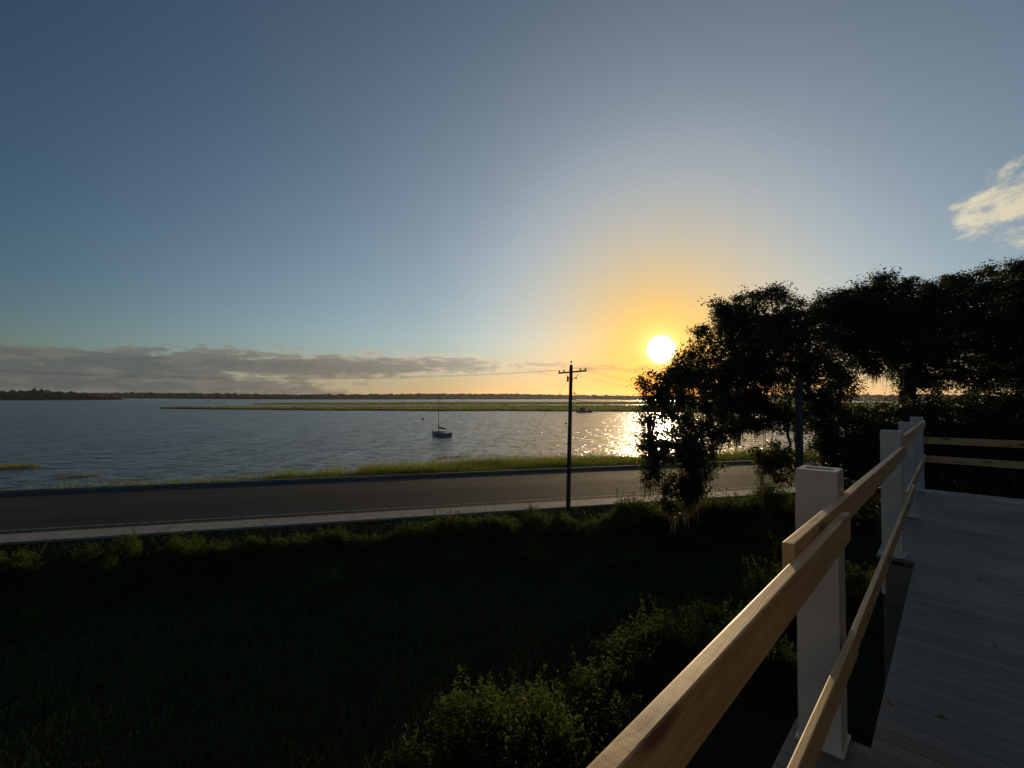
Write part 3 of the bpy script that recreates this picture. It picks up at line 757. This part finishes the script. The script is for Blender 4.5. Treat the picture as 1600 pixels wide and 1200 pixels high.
def buoy(px, py, label, s=1.0):
    p = at_z(px, py, WATER_Z); root = empty('mooring_buoy', p); tag(root, label, 'buoy')
    mb = MB(); mb.tube([(0,0,-.3*s),(0,0,-.12*s),(0,0,.12*s),(0,0,.32*s),(0,0,.42*s)], [.12*s,.34*s,.40*s,.28*s,.06*s], 12); mb.build('float', M['red'], root, smooth=True)
    mb = MB(); mb.tube([(0,0,.4*s),(0,0,.62*s)], .04*s, 6); mb.build('pick_up_ring', M['dark'], root)
buoy(661, 655.5, 'dark round mooring buoy floating beyond the sailboat', 1.4)
buoy(884.5, 662, 'small dark buoy floating next to the utility pole', 1.0)
def channel_mark():
    p = at_z(325.5, 631.5, WATER_Z); root = empty('channel_marker', p); tag(root, 'dark channel marker post standing in open water off the marsh tip', 'marker')
    mb = MB(); mb.tube([(0,0,-1),(0,0,4.2)], [.24,.2], 8); mb.build('pile', M['pole'], root)
    mb = MB(); mb.cbox((0,-.25,3.9), 1.1,.06,1.1); mb.build('daymark', M['dark'], root)
channel_mark()

# ------------------------------------------------------------------ live oaks hung with moss
def limb(a, b, bow, n=7, wob=.12, r=None):
    """a curved limb from a to b"""
    a, b = Vector(a), Vector(b); r = r or random
    L = (b-a).length; pts = []
    off = Vector((r.uniform(-1,1), r.uniform(-1,1), r.uniform(-.4,.4)))*wob*L
    for i in range(n+1):
        q = i/n; pts.append(a.lerp(b, q) + Vector((0,0,bow*L))*4*q*(1-q)*.5 + off*math.sin(math.pi*q) + Vector((r.gauss(0,1), r.gauss(0,1), r.gauss(0,1)))*.018*L*(0 < i < n))
    return pts
def fill_blobs(blobs, seed, per_area, clump_r, leaves, lsize, squash=.62, shell=(.45, 1.02)):
    """leaf points gathered in clumps near the skin of every blob; returns points and clump centres"""
    r = np.random.default_rng(seed); pts = []; cl = []
    for (c, rad) in blobs:
        rad = np.array(rad); m = max(3, int(4*np.pi*np.mean(rad)**2*per_area))
        d = r.normal(size=(m, 3)); d /= np.linalg.norm(d, axis=1)[:, None]
        k = r.uniform(*shell, m)**.6
        cc = np.array(c) + d*rad*k[:, None]*(1+.15*r.normal(size=(m,1)))
        for p in cc:
            cr = clump_r*r.uniform(.6, 1.35); n = int(leaves*r.uniform(.5, 1.4))
            q = r.normal(size=(n, 3))*cr*.55*np.array([1, 1, squash]); pts.append(p + q); cl.append(p)
    return np.concatenate(pts), np.array(cl)
def tree(name, base, fork, blobs, label, seed, mats, trunk_r=.45, per_area=2.1, clump_r=.5, leaves=100, lsize=.14, moss=0.0, core_n=70, cat='tree', group=None, twigs=True, shell=(.45, 1.02)):
    random.seed(seed); r = np.random.default_rng(seed)
    base = Vector(base); root = empty(name, base); tag(root, label, cat, group)
    P, Cl = fill_blobs(blobs, seed, per_area, clump_r, leaves, lsize, shell=shell)
    core = []
    for (c, rad) in blobs:
        m = int(core_n*np.mean(rad)**2); d = r.normal(size=(m, 3)); d /= np.linalg.norm(d, axis=1)[:, None]
        core.append(np.array(c) + d*np.array(rad)*(r.uniform(0, 1, m)**.5*.78)[:, None])
    core = np.concatenate(core)
    V, F = merge([leaf_arrays(P - np.array(base), lsize, r), leaf_arrays(core - np.array(base), lsize*2.1, r, aspect=.6)])
    link('crown', raw_mesh('crown', V, F), M[mats[0]], root)
    fork = Vector(fork)
    mb = MB(); tp = limb(base + Vector((0,0,-.3)), fork, .0, 6, .06)
    mb.tube([p-base for p in tp], [trunk_r*(1.55 if i == 0 else 1.15-.05*i) for i in range(len(tp))], 10)
    trunk = mb.build('trunk', M[mats[1]], root, smooth=True)
    big = MB(); done = [(fork + Vector((0, 0, -.3)), trunk_r*.55)]
    for (c, rad) in sorted(blobs, key=lambda q: (Vector(q[0])-fork).length):
        cv = Vector(c); p0, r0 = min(done, key=lambda q: (q[0]-cv).length + .35*(q[0]-fork).length)
        Lp = limb(p0, cv, random.uniform(.06, .2), 7, .16)
        r1 = max(.035, r0*.62); big.tube([p-base for p in Lp], [r0*.85*(1-i/7) + r1*(i/7) for i in range(8)], 6); done.append((cv, r1))
    big.build('limbs', M[mats[1]], root, smooth=True)
    if twigs:
        tw = MB(); cs = np.array([c for c, _ in blobs])
        for p in Cl[::2]:
            j = np.argmin(((cs-p)**2).sum(1)); a = Vector(cs[j]); b = Vector(p)
            tw.tube([q-base for q in limb(a, b, .05, 3, .15)], [.035, .025, .016, .008], 3, cap=False)
        tag(tw.build('twigs', M[mats[1]], root), kind='stuff')
    if moss > 0:
        cs = [(np.array(c), np.array(rad)) for c, rad in blobs]; T = []
        low = []
        for p in Cl:
            j = np.argmin([((c-p)**2).sum() for c, _ in cs]); c, rad = cs[j]
            if p[2] < c[2] + rad[2]*.25 and r.uniform() < moss: low.append(p)
        MP, MH = [], []
        for p in low:
            n = r.integers(14, 34); ln = r.uniform(.5, 2.0)
            q = r.normal(size=(n, 3))*np.array([.16, .16, .12]); MP.append(p + q); MH.append(-ln*r.uniform(.4, 1.1, n))
        if MP:
            V, F = blades_arrays(np.concatenate(MP)-np.array(base), np.concatenate(MH), .045, r, .06)
            link('spanish_moss', raw_mesh('spanish_moss', V, F), M['moss'], root)
    return root
def pxblobs(lst, k=1.0):
    out = []
    for (x, y, rp, Y) in lst:
        c = at_depth(x, y, Y); rm = rp*Y/F_PX*k; out.append((tuple(c), (rm, rm*1.05, rm*.95)))
    return out
oak_a = pxblobs([(1042,645,36,29),(1024,712,26,28.5),(1012,690,18,28.5),(1018,742,18,28.3),(1060,762,24,28),(1045,790,14,28),(1050,700,34,28.6),(1088,720,28,28.4),(1078,742,24,28.2),(1098,680,30,28.8),(1098,608,46,30),(1122,560,44,31),(1150,498,34,32),(1168,520,44,32),(1160,595,50,30.5),
   (1215,492,38,32),(1208,560,52,31),(1132,650,42,29.5),(1180,640,38,30),(1258,515,44,31.5),(1262,590,50,30.5),(1300,500,42,33),(1205,728,18,27.5),(1225,712,24,27),(1185,712,12,27.5),(1218,748,12,27.3),(1290,650,34,30),(1312,602,26,31),(1228,660,32,29.5),(1028,606,26,29.5),(1010,655,15,29),(1004,622,9,29),(1085,766,19,28),(1070,575,24,30.3),(1050,586,16,30),(1212,460,14,32),(1100,518,14,31.5),(1128,478,14,32),(1180,462,16,32)], 1.0)
ba = at_depth(1305, 760, 30.5); ba.z = YARD
tree('live_oak', ba, at_depth(1285, 660, 30.5), oak_a, 'big live oak trailing moss over the road, its outer boughs beside the sun', 11, ('oakleaf', 'bark'), .55, moss=.20, core_n=46, leaves=104)
oak_b = pxblobs([(1366,488,50,34),(1405,482,46,34.5),(1430,520,58,34),(1372,545,44,33),(1330,545,42,33),(1440,560,40,33),(1480,480,46,35),(1500,540,50,34),(1535,482,48,35),(1560,545,50,34),(1585,448,36,36),(1610,500,56,35),(1650,470,70,36),(1640,560,60,34),(1700,520,70,35),(1424,594,24,33),(1462,592,22,33.2),(1500,592,20,33.4),(1540,590,26,33.2),(1585,590,26,33.4),(1485,440,15,35.5),(1545,425,13,36),(1300,480,30,33.5),(1338,498,40,33.5),(1345,468,24,34),(1318,470,14,33.8),(1375,440,16,34.5),(1415,442,14,34.5),(1452,452,14,35),(1515,438,14,35.5),(1590,418,14,36)], 1.0)
bb = at_depth(1412, 760, 33); bb.z = YARD
tree('live_oak', bb, at_depth(1420, 588, 33), oak_b, 'dense dark live oak with a bright opening of sky beneath its canopy', 12, ('oakleaf', 'bark'), .55, per_area=2.2, moss=.035)
# smaller evergreens under and behind the oaks, across the end of the deck
random.seed(5)
under = [(1325,676,46,30.5,'leafy evergreen against the big moss-hung oak trunk'),(1372,655,36,32,'leafy evergreen filling in below the bright opening of sky'),(1424,658,46,31.5,'leafy evergreen behind the corner post'),
         (1478,655,46,31,'leafy evergreen behind the far end rails, next after the corner post'),(1536,651,46,30.5,'second leafy evergreen along the far end rails from the corner post'),(1596,654,52,30,'third leafy evergreen along the far end rails from the corner post'),(1670,650,70,30,'outermost leafy evergreen along the far end rails')]
for i, (x, y, rp, Y, lab) in enumerate(under):
    bl = [(x, y, rp, Y), (x-rp*.5, y+rp*.9, rp*.85, Y-1), (x+rp*.5, y+rp*.95, rp*.85, Y-.6), (x, y+rp*1.9, rp*1.05, Y-1.6)]
    b = at_depth(x, 760, Y); b.z = YARD
    tree('evergreen_tree', b, (b.x, b.y, 2.2), pxblobs(bl), lab, 30+i, ('oakleaf', 'bark'), .18, per_area=1.3, clump_r=.65, leaves=110, lsize=.15, group='evergreens under the oaks', twigs=False, shell=(.3, 1.0))

# ------------------------------------------------------------------ shrubs and the rough field
def shrub(name, seed, size, n_blobs, leaves, lsize, mat='bushleaf'):
    r = np.random.default_rng(seed); random.seed(seed)
    root = empty(name, (0, 0, 0)); bl = []
    for k in range(n_blobs):
        q = r.uniform(0, 2*np.pi); d = size*.8*np.sqrt(r.uniform())
        rad = size*r.uniform(.22, .46); bl.append(((d*np.cos(q), d*np.sin(q), size*r.uniform(.35, .95)), (rad, rad, rad*.85)))
    P, Cl = fill_blobs(bl, seed, 5.0/size**.6, .24*size**.5, leaves, lsize, .8, (.2, 1.05))
    # upright leafy shoots break the outline
    top = Cl[Cl[:, 2] > np.percentile(Cl[:, 2], 45)]; S = []
    for p in top[::2]:
        L = r.uniform(.15, .75)*size**.5; n = int(L*45); q = r.uniform(0, 1, n)
        dirv = np.array([r.normal()*.3, r.normal()*.3, 1.0]); S.append(p + q[:, None]*dirv*L + r.normal(size=(n, 3))*.03)
    if S: P = np.concatenate([P] + S)
    P = P[P[:, 2] > .02]
    V, F = leaf_arrays(P, lsize, r, flat=.2)
    link('foliage', raw_mesh('foliage', V, F), M[mat], root)
    mb = MB()
    for (c, rad) in bl: mb.tube(limb((0, 0, -.1), c, .05, 4), [.03*size, .024*size, .018*size, .012*size, .006*size], 5)
    mb.build('stems', M['bark'], root)
    return root
protos = [shrub('shrub', 100+i, s_, nb, lv, ls) for i, (s_, nb, lv, ls) in enumerate(((1.0, 7, 70, .075), (1.2, 9, 70, .08), (.9, 6, 75, .07), (1.5, 11, 75, .08), (1.3, 8, 60, .07)))]
used = set()
def place(i, x, y, sc, label, group, z=None, rz=None):
    if z is None: z = float(yard_z(Vector((x, y, 0)).dot(EP))) - .03
    o = protos[i] if i not in used else copy_tree(protos[i]); used.add(i)
    o.location = (x, y, z); o.rotation_euler = (0, 0, random.uniform(0, 6.28) if rz is None else rz)
    o.scale = (sc*random.uniform(.9, 1.15), sc*random.uniform(.9, 1.15), sc*random.uniform(.85, 1.1))
    tag(o, label, 'shrub', group); return o
random.seed(21)
# ragged row between the field and the sidewalk
a = -46.0
while a < 40:
    p = 28.3 + random.uniform(-.6, .5); q = rd(a, p); sc = random.uniform(.65, 1.0)*(1.0 if a < 2 else 1.12 if a < 14 else 1.3)
    place(random.randrange(5), q.x, q.y, sc, 'low leafy shrub in the ragged row behind the sidewalk', 'shrubs in the row behind the sidewalk')
    a += random.uniform(.75, 1.35)
for k in range(26):
    a = random.uniform(-42, 30); q = rd(a, random.uniform(23.0, 26.8))
    if q.x > 22: continue
    place(random.randrange(5), q.x, q.y, random.uniform(.5, .95), 'shrub standing in the dark rough field short of the sidewalk row', 'shrubs scattered in the field')
# tall shrubs in the low sun beside the balcony: pixel of the top, height in metres
near = [(640,1190,1.2),(690,1160,1.5),(765,1088,1.9),(735,1120,1.5),(820,1108,1.7),(790,1150,1.5),(865,1140,1.5),(905,1092,1.9),(930,1040,1.8),(945,1075,1.4),(985,1000,1.9),(1020,975,1.6),(965,1110,1.5),(1042,955,2.0),(1075,985,1.5),(1085,930,1.5),(1125,935,1.7),(1150,905,1.6),(1165,960,1.5),(1190,880,1.8),(1225,850,1.7),(1215,915,1.6),(1235,1000,1.5),(1190,1010,1.3),(1020,1050,1.5),(880,1190,1.5),(1300,900,1.7),(1350,870,1.8)]
for (px, py, h) in near:
    P = at_z(px, py, YARD + h)
    place(random.choice((0, 1, 2, 3, 4)), P.x, P.y, h/1.5, 'shrub with sun-caught leaves on the slope beside the balcony', 'sunlit shrubs beside the balcony')

def field():
    n = 170000
    a = rng.uniform(-62, 40, n); p = 31.15 - rng.uniform(0, 1, n)**.8*27
    P = rdn(a, p, yard_z(p) - .02)
    keep = (P[:, 1] > 5.0) & ~((np.hypot(P[:, 0]-7, P[:, 1]-11.5) < 3.6)) & ((P[:, 0]*DN.x + P[:, 1]*DN.y) < -1.2)
    P, pp = P[keep], p[keep]
    hh = .34*(1+.5*noise2(P[:, 0], P[:, 1], 9, 4, .12)).clip(.3, 2)*np.where(pp > 29.6, .45, 1.0)
    V, F = blades_arrays(P, hh, .028, rng, .35)
    n2 = 90000; P2_ = P[rng.integers(0, len(P), n2)] + rng.normal(size=(n2, 3))*np.array([.12, .12, 0]); P2_[:, 2] += rng.uniform(.0, .34, n2)
    V2, F2 = leaf_arrays(P2_, .075, rng, flat=.5)
    V, F = merge([(V, F), (V2, F2)])
    o = link('field_weeds', raw_mesh('field_weeds', V, F), M['weed']); tag(o, 'rough dark grass and weeds covering the field below the balcony', 'weeds', kind='stuff')
field()

# ------------------------------------------------------------------ a few dry leaves blown onto the deck
M['dryleaf'] = mottled('dry_leaf', (.16, .09, .04), (.24, .15, .07), 20, .8)
random.seed(77)
for k, (px, py) in enumerate(((1497, 846), (1392, 1100), (1440, 960), (1530, 905), (1555, 1010), (1470, 1120), (1520, 800), (1590, 930))):
    p = at_z(px, py, DZ); L = random.uniform(.022, .036); mb = MB(); n = 5
    lft = [Vector((L*(i/n-.5), .32*L*math.sin(math.pi*i/n)+.0005, .003+.004*math.sin(math.pi*i/n*2+k))) for i in range(n+1)]
    mid = [Vector((v.x, 0, .0015+.002*math.sin(math.pi*i/n))) for i, v in enumerate(lft)]; rgt = [Vector((v.x, -v.y, v.z*.8+.001)) for v in lft]
    mb.strip(lft, mid); mb.strip(mid, rgt)
    o = mb.build('dry_leaf', M['dryleaf']); o.location = p; o.rotation_euler.z = random.uniform(0, 6.28)
    tag(o, 'small curled dry leaf lying on the grey deck boards', 'leaf', 'dry leaves on the deck')

# ------------------------------------------------------------------ evening haze
def haze():
    mb = MB(); mb.box((-2600, -60, -3.4), (5200, 0, 0), (0, 2100, 0), (0, 0, 28.0)); o = mb.build('haze', None); o['kind'] = 'stuff'
    m = bpy.data.materials.new('haze'); m.use_nodes = True; t = NT(m.node_tree); t.n.clear()
    out = t.new('ShaderNodeOutputMaterial'); v = t.new('ShaderNodeVolumePrincipled')
    v.inputs['Color'].default_value = C4(.92, .93, .95); v.inputs['Density'].default_value = HAZE; v.inputs['Anisotropy'].default_value = .55
    t.l.new(v.outputs[0], out.inputs['Volume']); o.data.materials.append(m)
HAZE = 0.000045
haze()
